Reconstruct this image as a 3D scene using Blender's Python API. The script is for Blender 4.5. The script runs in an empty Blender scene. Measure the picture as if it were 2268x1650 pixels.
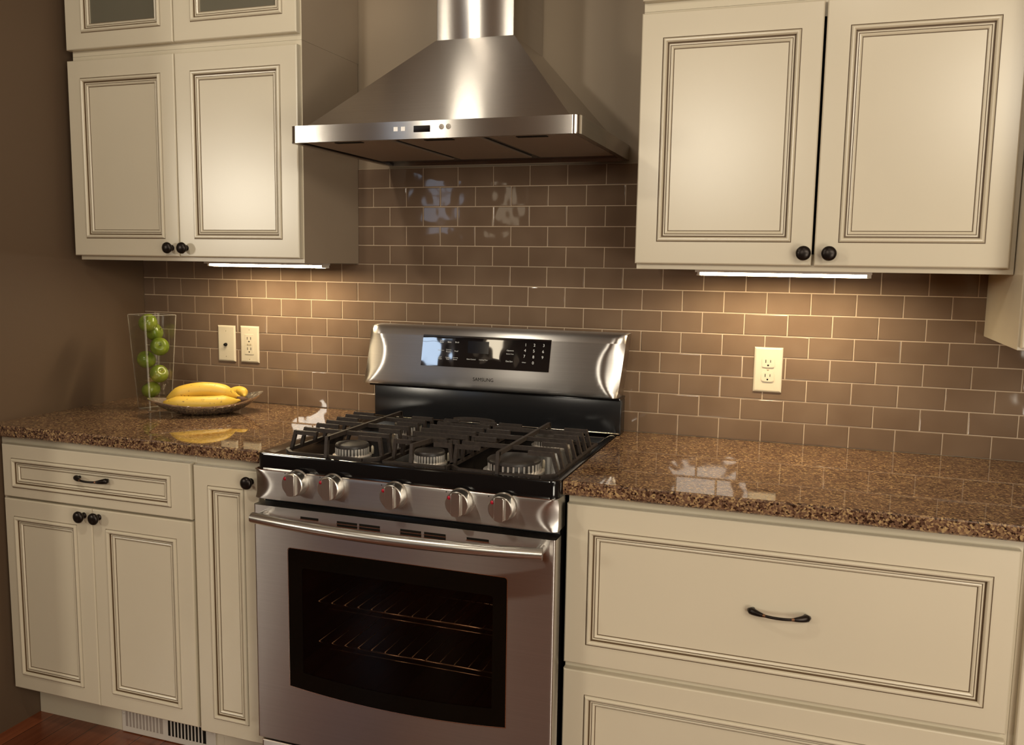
import bpy, bmesh, math, random
from mathutils import Vector, Matrix, Euler
random.seed(7)
S = bpy.context.scene
C = S.collection
PI = math.pi

# ------------------------------------------------------------------ materials
def new_mat(name):
    m = bpy.data.materials.new(name); m.use_nodes = True
    nt = m.node_tree
    return m, nt, nt.nodes['Principled BSDF']

def setp(b, **k):
    names = {'base': 'Base Color', 'rough': 'Roughness', 'metal': 'Metallic', 'spec': 'Specular IOR Level', 'coat': 'Coat Weight',
             'coat_rough': 'Coat Roughness', 'trans': 'Transmission Weight', 'ior': 'IOR', 'aniso': 'Anisotropic', 'arot': 'Anisotropic Rotation',
             'em': 'Emission Color', 'es': 'Emission Strength', 'alpha': 'Alpha', 'sss': 'Subsurface Weight'}
    for a, v in k.items():
        if isinstance(v, tuple) and len(v) == 3: v = (*v, 1.0)
        b.inputs[names[a]].default_value = v

def simple(name, base, rough=.5, **k):
    m, nt, b = new_mat(name); setp(b, base=base, rough=rough, **k)
    return m

def noise_mix(nt, b, c1, c2, scale, detail=4, stretch=(1, 1, 1), lo=.3, hi=.7, coord='Object'):
    tc = nt.nodes.new('ShaderNodeTexCoord'); mp = nt.nodes.new('ShaderNodeMapping'); n = nt.nodes.new('ShaderNodeTexNoise'); r = nt.nodes.new('ShaderNodeValToRGB')
    mp.inputs['Scale'].default_value = stretch; n.inputs['Scale'].default_value = scale; n.inputs['Detail'].default_value = detail
    nt.links.new(tc.outputs[coord], mp.inputs['Vector']); nt.links.new(mp.outputs['Vector'], n.inputs['Vector']); nt.links.new(n.outputs['Fac'], r.inputs['Fac'])
    r.color_ramp.elements[0].position = lo; r.color_ramp.elements[0].color = (*c1, 1)
    r.color_ramp.elements[1].position = hi; r.color_ramp.elements[1].color = (*c2, 1)
    nt.links.new(r.outputs['Color'], b.inputs['Base Color'])
    return mp, n, r

def bump(nt, b, src, strength, dist=.001):
    bp = nt.nodes.new('ShaderNodeBump'); bp.inputs['Strength'].default_value = strength; bp.inputs['Distance'].default_value = dist
    nt.links.new(src, bp.inputs['Height']); nt.links.new(bp.outputs['Normal'], b.inputs['Normal'])

M = {}
def painted(name, c, rough, var=.04, bs=.04, scale=3):
    m, nt, b = new_mat(name); setp(b, rough=rough)
    noise_mix(nt, b, tuple(x*(1-var) for x in c), tuple(x*(1+var) for x in c), scale)
    n2 = nt.nodes.new('ShaderNodeTexNoise'); n2.inputs['Scale'].default_value = 260
    tc = nt.nodes.new('ShaderNodeTexCoord'); nt.links.new(tc.outputs['Object'], n2.inputs['Vector'])
    bump(nt, b, n2.outputs['Fac'], bs, .0006)
    return m
M['cream'] = painted('cream_paint', (.62, .552, .42), .27, .02, .02); setp(M['cream'].node_tree.nodes['Principled BSDF'], spec=.8)
M['glaze'] = simple('brown_glaze', (.15, .095, .05), .5)
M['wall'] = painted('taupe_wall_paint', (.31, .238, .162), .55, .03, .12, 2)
M['wall_shaded'] = painted('shaded_taupe_wall_paint', (.105, .065, .037), .6, .03, .12, 2)  # wall paint darkened: the left wall's dimmer light is put into the colour
M['room'] = painted('tan_room_paint', (.17, .125, .088), .7)
M['ceiling'] = painted('ceiling_paint', (.56, .47, .37), .8)
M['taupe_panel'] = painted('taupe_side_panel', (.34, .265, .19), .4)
M['black'] = simple('black_enamel', (.006, .005, .005), .09)
M['frit'] = simple('black_printed_glass', (.004, .003, .002), .06, spec=.12)
M['black_satin'] = simple('black_satin_enamel', (.012, .012, .013), .22)
M['black_plastic'] = simple('black_plastic', (.015, .013, .012), .4)
M['bronze'] = simple('oil_rubbed_bronze', (.022, .016, .013), .32, metal=.7)
M['copper'] = simple('rubbed_copper', (.24, .125, .07), .35, metal=1.0)
M['chrome'] = simple('polished_aluminium', (.90, .85, .78), .25, metal=.7)
M['cap'] = simple('burner_cap_enamel', (.03, .025, .022), .45)
M['ivory'] = simple('ivory_plastic', (.58, .51, .38), .35)
M['ivory_line'] = simple('darker_ivory', (.40, .33, .22), .5)  # darker ivory for screws and buttons
M['slot'] = simple('dark_slot', (.010, .008, .006), .6, spec=.1)
M['grey_slot'] = simple('grey_damper', (.34, .29, .25), .5)
M['touch_grey'] = simple('etched_icon', (.46, .41, .35), .5)
M['white_metal'] = simple('white_painted_metal', (.62, .57, .50), .4)
M['white_print'] = simple('white_print', (.75, .75, .72), .5, em=(.8, .8, .75), es=.05)
M['dark_print'] = simple('dark_print', (.02, .02, .02), .5)
M['red'] = simple('red_indicator', (.45, .01, .03), .35)
M['led'] = simple('white_button', (.8, .76, .70), .4, em=(1, .93, .85), es=.15)
M['lcd'] = simple('dark_display', (.003, .004, .006), .03, ior=3.0)
_nt = M['lcd'].node_tree; _n = _nt.nodes.new('ShaderNodeTexNoise'); _n.inputs['Scale'].default_value = 24; _n.inputs['Detail'].default_value = 0
_tc = _nt.nodes.new('ShaderNodeTexCoord'); _nt.links.new(_tc.outputs['Object'], _n.inputs['Vector']); bump(_nt, _nt.nodes['Principled BSDF'], _n.outputs['Fac'], .10, .004)
M['lcd_lens'] = simple('display_window', (.010, .010, .014), .08)
M['fabric_dark'] = simple('oven_enamel', (.016, .010, .008), .35)
M['wire'] = simple('rack_wire', (.8, .75, .65), .22, metal=1.0)
M['filter'] = simple('hood_filter_steel', (.30, .24, .19), .5, metal=.5)
M['stem'] = simple('apple_stem', (.10, .07, .03), .7)
M['banana_tip'] = simple('banana_tip', (.07, .03, .015), .7)

def iron():
    m, nt, b = new_mat('cast_iron'); setp(b, rough=.5, spec=.4)
    mp, n, r = noise_mix(nt, b, (.022, .016, .013), (.040, .029, .023), 120)
    bump(nt, b, n.outputs['Fac'], .25, .0006)
    return m
M['iron'] = iron()

def steel(name, base, rough, aniso, stretch=(1.5, 1.5, 420)):
    m, nt, b = new_mat(name); setp(b, metal=1.0, rough=rough, aniso=aniso, arot=.25)
    mp, n, r = noise_mix(nt, b, tuple(x*.97 for x in base), tuple(min(1, x*1.03) for x in base), 1.0, 3, stretch)
    gm = nt.nodes.new('ShaderNodeNewGeometry'); cr = nt.nodes.new('ShaderNodeVectorMath'); cr.operation = 'CROSS_PRODUCT'; cr.inputs[0].default_value = (.001, 0, 1)
    nt.links.new(gm.outputs['Normal'], cr.inputs[1]); nt.links.new(cr.outputs['Vector'], b.inputs['Tangent'])
    return m
M['steel'] = steel('brushed_stainless', (.58, .545, .51), .25, .97)
M['steel_range'] = steel('brushed_stainless_range', (.56, .535, .51), .31, .95)
M['steel_smooth'] = simple('satin_stainless', (.60, .575, .53), .30, metal=1.0)
M['steel_edge'] = simple('bright_trim', (.80, .74, .66), .15, metal=1.0)

def quartz():
    m, nt, b = new_mat('speckled_quartz'); setp(b, rough=.035, spec=.75)
    tc = nt.nodes.new('ShaderNodeTexCoord')
    v = nt.nodes.new('ShaderNodeTexVoronoi'); v.inputs['Scale'].default_value = 260; v.inputs['Randomness'].default_value = 1
    nz = nt.nodes.new('ShaderNodeTexNoise'); nz.inputs['Scale'].default_value = 130; nz.inputs['Detail'].default_value = 3
    add = nt.nodes.new('ShaderNodeVectorMath'); add.operation = 'MULTIPLY_ADD'; add.inputs[1].default_value = (.006, .006, .006)
    nt.links.new(tc.outputs['Object'], nz.inputs['Vector']); nt.links.new(nz.outputs['Color'], add.inputs[0]); nt.links.new(tc.outputs['Object'], add.inputs[2])
    nt.links.new(add.outputs['Vector'], v.inputs['Vector'])
    sep = nt.nodes.new('ShaderNodeSeparateColor'); nt.links.new(v.outputs['Color'], sep.inputs['Color'])
    r = nt.nodes.new('ShaderNodeValToRGB'); r.color_ramp.interpolation = 'LINEAR'
    cols = [(0, (.018, .009, .006)), (.13, (.050, .023, .013)), (.32, (.112, .058, .036)), (.6, (.165, .094, .057)), (.82, (.265, .160, .080)), (1, (.42, .285, .135))]
    e = r.color_ramp.elements
    e[0].position, e[0].color = cols[0][0], (*cols[0][1], 1); e[1].position, e[1].color = cols[-1][0], (*cols[-1][1], 1)
    for p_, c_ in cols[1:-1]:
        x = e.new(p_); x.color = (*c_, 1)
    nt.links.new(sep.outputs['Red'], r.inputs['Fac'])
    n3 = nt.nodes.new('ShaderNodeTexNoise'); n3.inputs['Scale'].default_value = 18; nt.links.new(tc.outputs['Object'], n3.inputs['Vector'])
    mx = nt.nodes.new('ShaderNodeMix'); mx.data_type = 'RGBA'; mx.blend_type = 'MULTIPLY'; mx.inputs[0].default_value = .5
    nt.links.new(r.outputs['Color'], mx.inputs[6]); nt.links.new(n3.outputs['Color'], mx.inputs[7])
    g = nt.nodes.new('ShaderNodeHueSaturation'); g.inputs['Saturation'].default_value = .0; g.inputs['Value'].default_value = 1.7
    nt.links.new(n3.outputs['Color'], g.inputs['Color']); nt.links.new(g.outputs['Color'], mx.inputs[7])
    nt.links.new(mx.outputs[2], b.inputs['Base Color'])
    return m
M['quartz'] = quartz()

def tile_mat():
    m, nt, b = new_mat('taupe_glass_tile'); setp(b, rough=.045, spec=.30)
    mp, n, r = noise_mix(nt, b, (.150, .098, .064), (.192, .130, .087), 7, 2)
    n2 = nt.nodes.new('ShaderNodeTexNoise'); n2.inputs['Scale'].default_value = 26; n2.inputs['Detail'].default_value = 0
    tc = nt.nodes.new('ShaderNodeTexCoord'); nt.links.new(tc.outputs['Object'], n2.inputs['Vector'])
    bump(nt, b, n2.outputs['Fac'], .30, .002)
    return m
M['tile'] = tile_mat()
M['grout'] = painted('sand_grout', (.52, .40, .28), .8, .05, .2, 30)

def wood():
    m, nt, b = new_mat('cherry_planks'); setp(b, rough=.22)
    tc = nt.nodes.new('ShaderNodeTexCoord'); mp = nt.nodes.new('ShaderNodeMapping'); mp.inputs['Rotation'].default_value = (0, 0, PI/2)
    br = nt.nodes.new('ShaderNodeTexBrick'); br.inputs['Scale'].default_value = 1; br.inputs['Brick Width'].default_value = 1.1; br.inputs['Row Height'].default_value = .083
    br.inputs['Mortar Size'].default_value = .0012; br.inputs['Mortar'].default_value = (.03, .01, .006, 1); br.offset = .37
    br.inputs['Color1'].default_value = (.24, .072, .030, 1); br.inputs['Color2'].default_value = (.14, .043, .019, 1)
    nt.links.new(tc.outputs['Object'], mp.inputs['Vector']); nt.links.new(mp.outputs['Vector'], br.inputs['Vector'])
    mp2 = nt.nodes.new('ShaderNodeMapping'); mp2.inputs['Scale'].default_value = (38, 2.2, 1)
    n = nt.nodes.new('ShaderNodeTexNoise'); n.inputs['Scale'].default_value = 1.5; n.inputs['Detail'].default_value = 5
    nt.links.new(tc.outputs['Object'], mp2.inputs['Vector']); nt.links.new(mp2.outputs['Vector'], n.inputs['Vector'])
    r = nt.nodes.new('ShaderNodeValToRGB'); r.color_ramp.elements[0].color = (.5, .45, .4, 1); r.color_ramp.elements[1].color = (1.3, 1.25, 1.2, 1)
    nt.links.new(n.outputs['Fac'], r.inputs['Fac'])
    mx = nt.nodes.new('ShaderNodeMix'); mx.data_type = 'RGBA'; mx.blend_type = 'MULTIPLY'; mx.inputs[0].default_value = 1
    nt.links.new(br.outputs['Color'], mx.inputs[6]); nt.links.new(r.outputs['Color'], mx.inputs[7]); nt.links.new(mx.outputs[2], b.inputs['Base Color'])
    return m
M['wood'] = wood()

def apple_mat():
    m, nt, b = new_mat('green_apple_skin'); setp(b, rough=.22, spec=.5)
    mp, n, r = noise_mix(nt, b, (.10, .165, .012), (.27, .30, .035), 22, 3)
    return m
M['apple'] = apple_mat()
def banana_mat():
    m, nt, b = new_mat('banana_skin'); setp(b, rough=.45)
    tc = nt.nodes.new('ShaderNodeTexCoord'); n = nt.nodes.new('ShaderNodeTexNoise'); n.inputs['Scale'].default_value = 95; n.inputs['Detail'].default_value = 2
    nt.links.new(tc.outputs['Object'], n.inputs['Vector'])
    r = nt.nodes.new('ShaderNodeValToRGB'); e = r.color_ramp.elements
    e[0].position, e[0].color = .27, (.16, .085, .02, 1); e[1].position, e[1].color = .37, (.66, .42, .055, 1)
    nt.links.new(n.outputs['Fac'], r.inputs['Fac']); nt.links.new(r.outputs['Color'], b.inputs['Base Color'])
    return m
M['banana'] = banana_mat()
def bowl_mat():
    m, nt, b = new_mat('hammered_silver'); setp(b, base=(.82, .75, .66), metal=.9, rough=.15)
    tc = nt.nodes.new('ShaderNodeTexCoord'); v = nt.nodes.new('ShaderNodeTexVoronoi'); v.inputs['Scale'].default_value = 75
    nt.links.new(tc.outputs['Object'], v.inputs['Vector']); bump(nt, b, v.outputs['Distance'], .5, .003)
    return m
M['bowl'] = bowl_mat()

def thin_glass(name, tint, gloss, rough):
    m = bpy.data.materials.new(name); m.use_nodes = True; nt = m.node_tree; nt.nodes.clear()
    o = nt.nodes.new('ShaderNodeOutputMaterial'); t = nt.nodes.new('ShaderNodeBsdfTransparent'); g = nt.nodes.new('ShaderNodeBsdfGlossy')
    t.inputs['Color'].default_value = (*tint, 1); g.inputs['Roughness'].default_value = rough
    f = nt.nodes.new('ShaderNodeLayerWeight'); f.inputs['Blend'].default_value = .5
    pw = nt.nodes.new('ShaderNodeMath'); pw.operation = 'POWER'; pw.inputs[1].default_value = 4.0
    ml = nt.nodes.new('ShaderNodeMath'); ml.operation = 'MULTIPLY_ADD'; ml.inputs[1].default_value = .6; ml.inputs[2].default_value = .04+gloss
    mx = nt.nodes.new('ShaderNodeMixShader')
    nt.links.new(f.outputs['Facing'], pw.inputs[0]); nt.links.new(pw.outputs['Value'], ml.inputs[0]); nt.links.new(ml.outputs['Value'], mx.inputs['Fac'])
    nt.links.new(t.outputs[0], mx.inputs[1]); nt.links.new(g.outputs[0], mx.inputs[2]); nt.links.new(mx.outputs[0], o.inputs['Surface'])
    return m
M['oven_glass'] = thin_glass('smoked_oven_glass', (.34, .25, .19), -.015, .02)
M['glass'] = thin_glass('clear_glass', (.955, .965, .945), .015, .0)
M['glass_edge_glint'] = simple('glass_edge_glint', (.74, .70, .60), .1, alpha=.30)  # pale highlight along the vase edges, put into the colour
M['cab_glass'] = simple('seeded_cabinet_glass', (.16, .145, .105), .22, alpha=.75)

def emit(name, col, s):
    m = bpy.data.materials.new(name); m.use_nodes = True; nt = m.node_tree; nt.nodes.clear()
    o = nt.nodes.new('ShaderNodeOutputMaterial'); e = nt.nodes.new('ShaderNodeEmission'); e.inputs['Color'].default_value = (*col, 1); e.inputs['Strength'].default_value = s
    nt.links.new(e.outputs[0], o.inputs['Surface']); return m
M['tube'] = emit('lit_tube', (1, .87, .63), 40)
M['day'] = emit('daylight_pane', (.62, .78, 1.0), 3.2)
M['warm'] = emit('warm_glow_pane', (1.0, .84, .60), 3.0)
M['can'] = emit('warm_lamp', (1.0, .80, .55), 8)

# ------------------------------------------------------------------ mesh helpers
def nb(): return bmesh.new()
def box(bm, x0, x1, y0, y1, z0, z1, mi=0, bev=0, seg=2):
    vs = [bm.verts.new(p) for p in ((x0,y0,z0),(x1,y0,z0),(x1,y1,z0),(x0,y1,z0),(x0,y0,z1),(x1,y0,z1),(x1,y1,z1),(x0,y1,z1))]
    fs = [bm.faces.new([vs[i] for i in f]) for f in ((3,2,1,0),(4,5,6,7),(0,1,5,4),(1,2,6,5),(2,3,7,6),(3,0,4,7))]
    for f in fs: f.material_index = mi
    if bev:
        es = set(e for f in fs for e in f.edges)
        r = bmesh.ops.bevel(bm, geom=list(es), offset=bev, segments=seg, profile=.5, affect='EDGES')
        for f in r['faces']: f.material_index = mi
    return vs
def vbox(bm, x0, x1, y0, y1, z0, z1, r, seg=5, mi=0, small=0):
    """box whose front vertical edges are rounded"""
    pts = [(x0, y1)]
    for k in range(seg+1):
        a = PI + k/seg*PI/2; pts.append((x0+r+r*math.cos(a), y0+r+r*math.sin(a)))
    for k in range(seg+1):
        a = 1.5*PI + k/seg*PI/2; pts.append((x1-r+r*math.cos(a), y0+r+r*math.sin(a)))
    pts.append((x1, y1))
    prism(bm, [(x, y) for x, y in pts], z0, z1, 'z', mi)
def prism(bm, poly, a0, a1, axis='z', mi=0):
    """poly in the two other axes, extruded along axis"""
    def P(u, v, a): return {'z': (u, v, a), 'y': (u, a, v), 'x': (a, u, v)}[axis]
    b = [bm.verts.new(P(u, v, a0)) for u, v in poly]; t = [bm.verts.new(P(u, v, a1)) for u, v in poly]
    n = len(poly)
    fs = [bm.faces.new(b), bm.faces.new(t)] + [bm.faces.new((b[i], b[(i+1) % n], t[(i+1) % n], t[i])) for i in range(n)]
    for f in fs: f.material_index = mi
def bar(bm, p, q, w, h, mi=0):
    p, q = Vector(p), Vector(q); d = (q-p).normalized(); up = Vector((0,0,1))
    s = d.cross(up)
    if s.length < 1e-3: s = Vector((1,0,0))
    s.normalize(); u = s.cross(d).normalized(); s *= w/2; u *= h/2
    A = [bm.verts.new(p+a*s+b*u) for a, b in ((-1,-1),(1,-1),(1,1),(-1,1))]; B = [bm.verts.new(q+a*s+b*u) for a, b in ((-1,-1),(1,-1),(1,1),(-1,1))]
    for f in [A[::-1], B] + [[A[i], A[(i+1) % 4], B[(i+1) % 4], B[i]] for i in range(4)]:
        bm.faces.new(f).material_index = mi
def tube(bm, pts, rad, seg=10, mi=0, caps=True, flat=1.0):
    pts = [Vector(p) for p in pts]; n = len(pts)
    rs = rad if isinstance(rad, (list, tuple)) else [rad]*n
    prev = None; rings = []
    for i, p in enumerate(pts):
        t = (pts[min(i+1, n-1)]-pts[max(i-1, 0)]).normalized()
        if prev is None:
            prev = t.orthogonal().normalized() if abs(t.z) > .9 else t.cross(Vector((0,0,1))).normalized()
        s = (prev - t*prev.dot(t)).normalized(); u = t.cross(s); prev = s
        rings.append([bm.verts.new(p + rs[i]*(math.cos(2*PI*k/seg)*s + flat*math.sin(2*PI*k/seg)*u)) for k in range(seg)])
    for a, b in zip(rings, rings[1:]):
        for k in range(seg):
            f = bm.faces.new((a[k], a[(k+1) % seg], b[(k+1) % seg], b[k])); f.material_index = mi; f.smooth = True
    if caps:
        bm.faces.new(rings[0][::-1]).material_index = mi; bm.faces.new(rings[-1]).material_index = mi
def lathe(bm, prof, c=(0,0,0), axis='z', seg=24, mi=0, smooth=True, sx=1, sy=1):
    """prof: (r, h) pairs; axis 'z' up or 'y' = towards -y"""
    rings = []
    def P(r, h, a):
        x, y = r*math.cos(a)*sx, r*math.sin(a)*sy
        return Vector(c) + (Vector((x, y, h)) if axis == 'z' else Vector((x, -h, y)))
    for r, h in prof:
        if r < 1e-6: rings.append([bm.verts.new(P(0, h, 0))])
        else: rings.append([bm.verts.new(P(r, h, 2*PI*k/seg)) for k in range(seg)])
    for a, b in zip(rings, rings[1:]):
        for k in range(seg):
            k2 = (k+1) % seg
            if len(a) == 1 and len(b) == 1: continue
            if len(a) == 1: vs = (a[0], b[k2], b[k])
            elif len(b) == 1: vs = (a[k], a[k2], b[0])
            else: vs = (a[k], a[k2], b[k2], b[k])
            f = bm.faces.new(vs); f.material_index = mi; f.smooth = smooth
    if len(rings[0]) > 1: bm.faces.new(rings[0][::-1]).material_index = mi
    if len(rings[-1]) > 1: bm.faces.new(rings[-1]).material_index = mi

def wpos(o):
    v = Vector((0,0,0))
    while o: v += o.location; o = o.parent
    return v
def obj(name, bm, mats, parent=None, smooth=None, origin=None, norm=True):
    """link a bmesh built in world coordinates as one mesh object"""
    if norm: bmesh.ops.recalc_face_normals(bm, faces=bm.faces)
    base = wpos(parent) if parent else Vector((0,0,0))
    loc = Vector(origin) - base if origin is not None else Vector((0,0,0))
    bmesh.ops.translate(bm, verts=bm.verts, vec=-(base+loc))
    me = bpy.data.meshes.new(name); bm.to_mesh(me); bm.free()
    for m in (mats if isinstance(mats, (list, tuple)) else [mats]): me.materials.append(M[m] if isinstance(m, str) else m)
    o = bpy.data.objects.new(name, me); C.objects.link(o); o.location = loc
    if parent: o.parent = parent
    if smooth is not None:
        for p in me.polygons: p.use_smooth = True
        me.set_sharp_from_angle(angle=math.radians(smooth))
    return o
def tag(o, label=None, cat=None, group=None, kind=None):
    if label: o['label'] = label
    if cat: o['category'] = cat
    if group: o['group'] = group
    if kind: o['kind'] = kind
    return o
def thing(name, loc, label, cat, group=None):
    o = bpy.data.objects.new(name, None); o.empty_display_size = .05; C.objects.link(o); o.location = loc
    return tag(o, label, cat, group)
def copy_tree(o, parent=None):
    c = o.copy(); C.objects.link(c)
    if parent: c.parent = parent
    for ch in [x for x in o.children if x is not c]: copy_tree(ch, c)
    return c
def text(s, name, x, z, y, h, mat, parent, width=None, depth=.0003):
    cu = bpy.data.curves.new(name, 'FONT'); cu.body = s; cu.size = 1; cu.align_x = 'CENTER'; cu.align_y = 'CENTER'; cu.extrude = 0
    t = bpy.data.objects.new(name, cu); C.objects.link(t)
    dg = bpy.context.evaluated_depsgraph_get(); me = bpy.data.meshes.new_from_object(t.evaluated_get(dg))
    bpy.data.objects.remove(t); bpy.data.curves.remove(cu)
    bm = nb(); bm.from_mesh(me); bpy.data.meshes.remove(me)
    xs = [v.co.x for v in bm.verts]; ys = [v.co.y for v in bm.verts]
    w0, h0 = max(xs)-min(xs), max(ys)-min(ys); cx, cy = (max(xs)+min(xs))/2, (max(ys)+min(ys))/2
    sy = h/h0; sx = (width/w0) if width else sy
    yf = y if callable(y) else (lambda zz: y)
    for v in bm.verts:
        zz = z+(v.co.y-cy)*sy
        v.co = Vector((x+(v.co.x-cx)*sx, yf(zz), zz))
    return obj(name, bm, mat, parent, norm=False)

def rect_rings(bm, rings, close=True):
    """rings: (x0,x1,z0,z1,y, material of the strip that leads to it)"""
    prev = None
    for x0, x1, z0, z1, y, mi in rings:
        cur = [bm.verts.new(p) for p in ((x0,y,z0),(x1,y,z0),(x1,y,z1),(x0,y,z1))]
        if prev:
            for k in range(4):
                f = bm.faces.new((prev[k], prev[(k+1) % 4], cur[(k+1) % 4], cur[k])); f.material_index = mi
        prev = cur
    if close: bm.faces.new(prev).material_index = 0
    return prev
MOULD = [(0, 0, 0), (.0003, .0014, 1), (.0016, .0014, 1), (.0020, -.0010, 0), (.0034, -.0040, 0), (.0056, -.0056, 0), (.0080, -.0054, 0), (.0102, -.0034, 0), (.0116, .0006, 0),
         (.0119, .0044, 1), (.0146, .0044, 1), (.0149, .0030, 0), (.0176, .0034, 0), (.0178, .0050, 1), (.0189, .0050, 1), (.0193, .0030, 0),
         (.0212, .0022, 0), (.0236, .0034, 0), (.0252, .0056, 0), (.0254, .0074, 1), (.0266, .0074, 1), (.0269, .0064, 0)]
def door(name, parent, X, Z, y, P, th=.0195, glass=False):
    """X,Z outer extents, y front face, P=(px0,px1,pz0,pz1) outer line of the moulding"""
    (x0, x1), (z0, z1) = X, Z; bm = nb(); rings = []
    if not glass: rings.append((x0+.001, x1-.001, z0+.001, z1-.001, y+th, 0))
    else: rings.append((P[0]+.0269, P[1]-.0269, P[2]+.0269, P[3]-.0269, y+th, 0)); rings.append((x0+.001, x1-.001, z0+.001, z1-.001, y+th, 0))
    for i, d in ((0, th-.001), (0, .004), (.0008, .0016), (.003, 0)):
        rings.append((x0+i, x1-i, z0+i, z1-i, y+d, 0))
    for i, d, mi in MOULD:
        rings.append((P[0]+i, P[1]-i, P[2]+i, P[3]-i, y+d, mi))
    if glass: rings.append((P[0]+.0269, P[1]-.0269, P[2]+.0269, P[3]-.0269, y+th, 0))
    last = rect_rings(bm, rings, close=not glass)
    if not glass: bm.faces.new([v for v in bm.verts][:4][::-1])
    o = obj(name, bm, ['cream', 'glaze'], parent)
    if glass:
        b2 = nb(); box(b2, P[0]+.023, P[1]-.023, y+.010, y+.013, P[2]+.023, P[3]-.023)
        obj('glass_pane', b2, 'cab_glass', o)
    return o
def knob(parent, x, z, y):
    bm = nb()
    lathe(bm, [(.0085, 0), (.0085, .0015), (.0055, .003), (.005, .011), (.009, .0135), (.0148, .0165), (.0165, .0205), (.0155, .0245), (.011, .0275), (.0045, .0288), (0, .0290)], (x, y, z), 'y', 24)
    return obj('knob', bm, 'bronze', parent)
def pull(parent, xa, xb, z, y):
    bm = nb(); n = 25; pts = []; rs = []; L = xb-xa
    for i in range(n):
        t = i/(n-1); d = abs(2*t-1)
        rs.append(.0030 + .0058*max(0, (d-.45)/.55)**.8*(1 if d < .86 else math.sqrt(max(.02, 1-((d-.86)/.14)**2))))
        out = .006 + .019*(1-d**2.4); pts.append((xa+L*t, y-out, z-.004*(1-d**2)))
    tube(bm, pts, rs, 12)
    for f in bm.faces:
        c = f.calc_center_median(); t = (c.x-xa)/L
        if .255 < t < .295 or .71 < t < .75: f.material_index = 1
    for t in (.075, .925):
        x = xa+L*t; lathe(bm, [(.0042, 0), (.0042, .008), (0, .0085)], (x, y, z), 'y', 12)
    return obj('handle', bm, ['bronze', 'copper'], parent)

# ------------------------------------------------------------------ dimensions (counter top at z = 0)
ZF, ZC = -.908, 1.53
XW = -1.7155
PITCH, ROW, TX = .11109, .05732, -.0063
YU, YF, YL, YC = -.3297, -.3096, -.6097, -.6294
XB0, XB1, YB = -4.6, 2.4, -5.4

# ------------------------------------------------------------------ room shell
def shell(name, x0, x1, y0, y1, z0, z1, m):
    bm = nb(); box(bm, x0, x1, y0, y1, z0, z1); return tag(obj(name, bm, m), kind='structure')
shell('floor', XB0-.1, XB1+.1, YB-.1, .1, ZF-.06, ZF, 'wood')
shell('ceiling', XB0-.1, XB1+.1, YB-.1, .1, ZC, ZC+.06, 'ceiling')
shell('wall_back', XB0, XB1, .002, .1, ZF, ZC, 'wall')
shell('wall_left', XW-.12, XW, -.93, .002, ZF, ZC, 'wall_shaded')
shell('wall_side_left', XB0-.1, XB0, YB, .1, ZF, ZC, 'room')
shell('wall_right', XB1, XB1+.1, YB, .1, ZF, ZC, 'room')
shell('wall_front', XB0, XB1, YB-.1, YB, ZF, ZC, 'room')
def window(name, xa, xb, za, zb, pane, y=YB, nx=1, nz=2):
    bm = nb(); fr = .05
    for a in ((xa-fr, xb+fr, za-fr, za), (xa-fr, xb+fr, zb, zb+fr), (xa-fr, xa, za, zb), (xb, xb+fr, za, zb)):
        box(bm, a[0], a[1], y, y+.04, a[2], a[3])
    for i in range(1, nz):
        z = za+(zb-za)*i/nz; box(bm, xa, xb, y+.004, y+.03, z-.012, z+.012)
    for i in range(1, nx):
        x = xa+(xb-xa)*i/nx; box(bm, x-.012, x+.012, y+.004, y+.03, za, zb)
    o = tag(obj(name, bm, 'white_metal'), kind='structure')
    b2 = nb(); box(b2, xa, xb, y+.001, y+.006, za, zb); obj('window_pane', b2, pane, o)
window('window_1', -3.17, -2.88, .74, 1.42, 'day')
window('warm_glow_panel', -2.42, -2.27, .80, 1.48, 'warm', nz=1)  # added glowing panel, unseen, for the warm streak reflected in the steel

# backsplash: real bevelled tiles on a grout bed
def backsplash():
    bm = nb(); g = .0026; T = -.0065
    XL, XR = XW+.0005, 1.30
    def zone(row): return (XL, XR) if row < 8 else (-.8925, .036)
    def tile(x0, x1, z0, z1):
        if x1-x0 < .006: return
        b = .0016; tx, tz = random.gauss(0, .0035), random.gauss(0, .0035)
        rect_rings(bm, [(x0, x1, z0, z1, 0, 0), (x0, x1, z0, z1, T+b, 0), (x0+b*.3, x1-b*.3, z0+b*.3, z1-b*.3, T+b*.3, 0), (x0+b, x1-b, z0+b, z1-b, T, 0)])
        for v in list(bm.verts)[-4:]: v.co.y += tx*(v.co.x-(x0+x1)/2)+tz*(v.co.z-(z0+z1)/2)
    for row in range(13):
        a, b = zone(row); off = 0 if row % 2 == 0 else PITCH/2
        k = math.floor((a-TX-off)/PITCH)
        while True:
            x0 = TX+off+k*PITCH+g/2; x1 = x0+PITCH-g; k += 1
            if x0 >= b: break
            tile(max(x0, a+g/2), min(x1, b-g/2), row*ROW+g/2, (row+1)*ROW-g/2)
    for a in ((XL, XR, 0, 8*ROW), (-.8925, .036, 8*ROW, 13*ROW)):
        box(bm, a[0], a[1], -.0046, .0018, a[2]+.0005, a[3], 1)
    return tag(obj('backsplash', bm, ['tile', 'grout']), kind='structure')
backsplash()

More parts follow.
